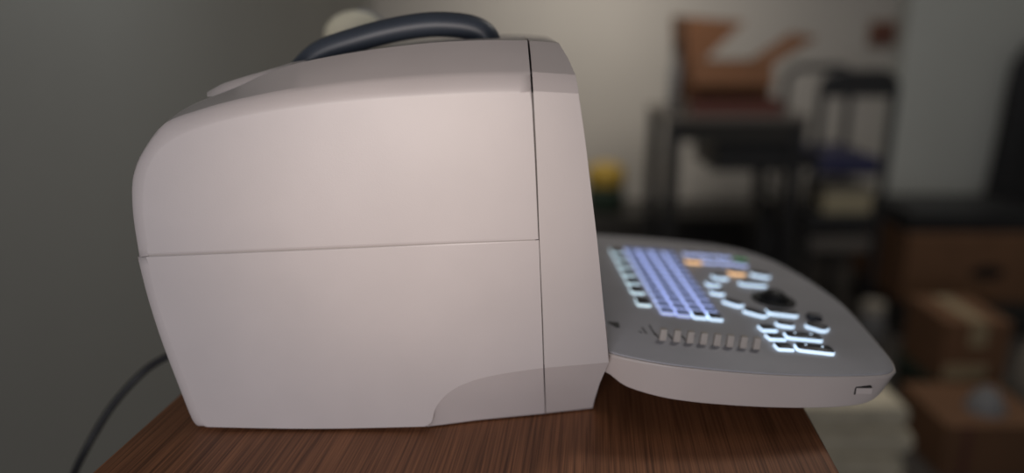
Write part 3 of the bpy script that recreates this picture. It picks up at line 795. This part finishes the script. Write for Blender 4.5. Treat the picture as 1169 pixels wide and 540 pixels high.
mkp('pale_strip', box(bmesh.new(), (b0 + 0.006, Y2 - 0.0012, z20 + 0.01), (b1 - 0.05, Y2 + 0.001, zs)), M['tape'], mid)
Y3 = 1.10
c0_, c1_ = span(1078, 1200, 510, Y3); z31 = at(1110, 486, Y3).z
low = carton_box('low_carton', 'low brown carton on the floor in the bottom right corner', 'box', c0_, c1_, Y3, Y3 + 0.23, FLOOR, z31, 'card', False)
mkp('seam', box(bmesh.new(), (c0_ + 0.045, Y3 - 0.001, FLOOR + 0.002), (c0_ + 0.060, Y3 + 0.001, z31 - 0.002)), M['red'], low)
gq_ = at(1130, 470, Y3 + 0.06)
tubb = empty('grey_bowl', (gq_.x, Y3 + 0.08, z31), 'upturned grey bowl on the low brown carton', 'bowl')
rb = 0.046
bm = bmesh.new(); lathe(bm, [(rb, 0.0), (rb, 0.006), (rb * 0.93, 0.010), (rb * 0.80, 0.030), (rb * 0.55, 0.046), (rb * 0.25, 0.052)], 28, c=(gq_.x, Y3 + 0.08, z31)); mkp('body', bm, M['grey'], tubb, sharp=50)
bm = bmesh.new(); lathe(bm, [(rb * 0.35, 0.050), (rb * 0.35, 0.056), (rb * 0.3, 0.057)], 24, c=(gq_.x, Y3 + 0.08, z31)); mkp('foot_ring', bm, M['grey'], tubb)
Y4 = 1.42
s0_ = at(1176, 440, Y4)
zs1 = at(1170, 385, Y4).z
sk = empty('pale_sack', (s0_.x, Y4, FLOOR), 'pale upright sack at the right edge beside the medium brown carton', 'sack')
Ls = []
for z_, w_ in ((0, 0.9), (0.1, 1.05), (0.4, 1.08), (0.7, 0.95), (0.86, 0.6), (0.92, 0.34), (1.0, 0.5)):
    Ls.append([Vector((s0_.x + 0.03 * w_ * (1 + 0.06 * math.sin(5 * a)) * math.cos(a), Y4 + 0.05 * w_ * math.sin(a), FLOOR + (zs1 - FLOOR) * z_)) for a in [2 * math.pi * k / 28 for k in range(28)]])
mkp('body', loft(Ls), M['sack'], sk, sharp=80)
tie = [Vector((s0_.x + 0.013 * math.cos(a), Y4 + 0.019 * math.sin(a), FLOOR + (zs1 - FLOOR) * 0.92)) for a in [2 * math.pi * k / 20 for k in range(21)]]
mkp('tie', tube(bmesh.new(), tie, 0.003, 8), M['yellow'], sk)

# folded pale blankets on the floor right of the table
Y5 = 0.98
f0, f1 = span(880, 1052, 500, Y5); zf1 = at(1000, 462, Y5).z
bl = empty('folded_blanket', ((f0 + f1) / 2, Y5 + 0.15, FLOOR), 'thick folded pale blanket on the floor beyond the right table edge', 'blanket')
nl = 4; hl = (zf1 - FLOOR) / nl
for k in range(nl):
    z0_ = FLOOR + k * hl; rr_ = hl / 2
    outl = []
    ex0 = 0.01 * ((k * 7) % 3); 
    L0 = []
    xr = f1 - 0.012 * ((k * 5) % 3) - (0.03 if k == nl - 1 else 0)
    prof = [Vector((f0 + ex0, 0, z0_)), Vector((xr - rr_, 0, z0_))] + [Vector((xr - rr_ + rr_ * math.sin(a), 0, z0_ + rr_ - rr_ * math.cos(a))) for a in [R(20 * j) for j in range(1, 9)]] + [Vector((xr - rr_, 0, z0_ + hl)), Vector((f0 + ex0, 0, z0_ + hl))]
    ys = [Y5, Y5 + 0.012, Y5 + 0.30, Y5 + 0.312]; sc = [0.82, 1.0, 1.0, 0.82]
    Ls = []
    for y_, s_ in zip(ys, sc):
        Ls.append([Vector((p.x, y_, z0_ + rr_ + (p.z - z0_ - rr_) * s_ )) for p in prof])
    mkp('fold', loft(Ls), M['cloth'], bl, bevel=0.006, sharp=50)

# small pale jar on the floor
jq = at(996, 362, 1.85)
jr = empty('small_jar', (jq.x, 1.85, FLOOR), 'small pale grey jar on the floor below the trolley', 'jar')
jh = at(996, 345, 1.85).z - FLOOR
bm = bmesh.new(); lathe(bm, [(0.036, 0), (0.040, 0.006), (0.040, jh * 0.72), (0.034, jh * 0.8)], 24, c=(jq.x, 1.85, FLOOR)); mkp('body', bm, M['grey'], jr, sharp=50)
bm = bmesh.new(); lathe(bm, [(0.036, jh * 0.801), (0.036, jh * 0.97), (0.033, jh)], 24, c=(jq.x, 1.85, FLOOR)); mkp('lid', bm, M['sack'], jr)
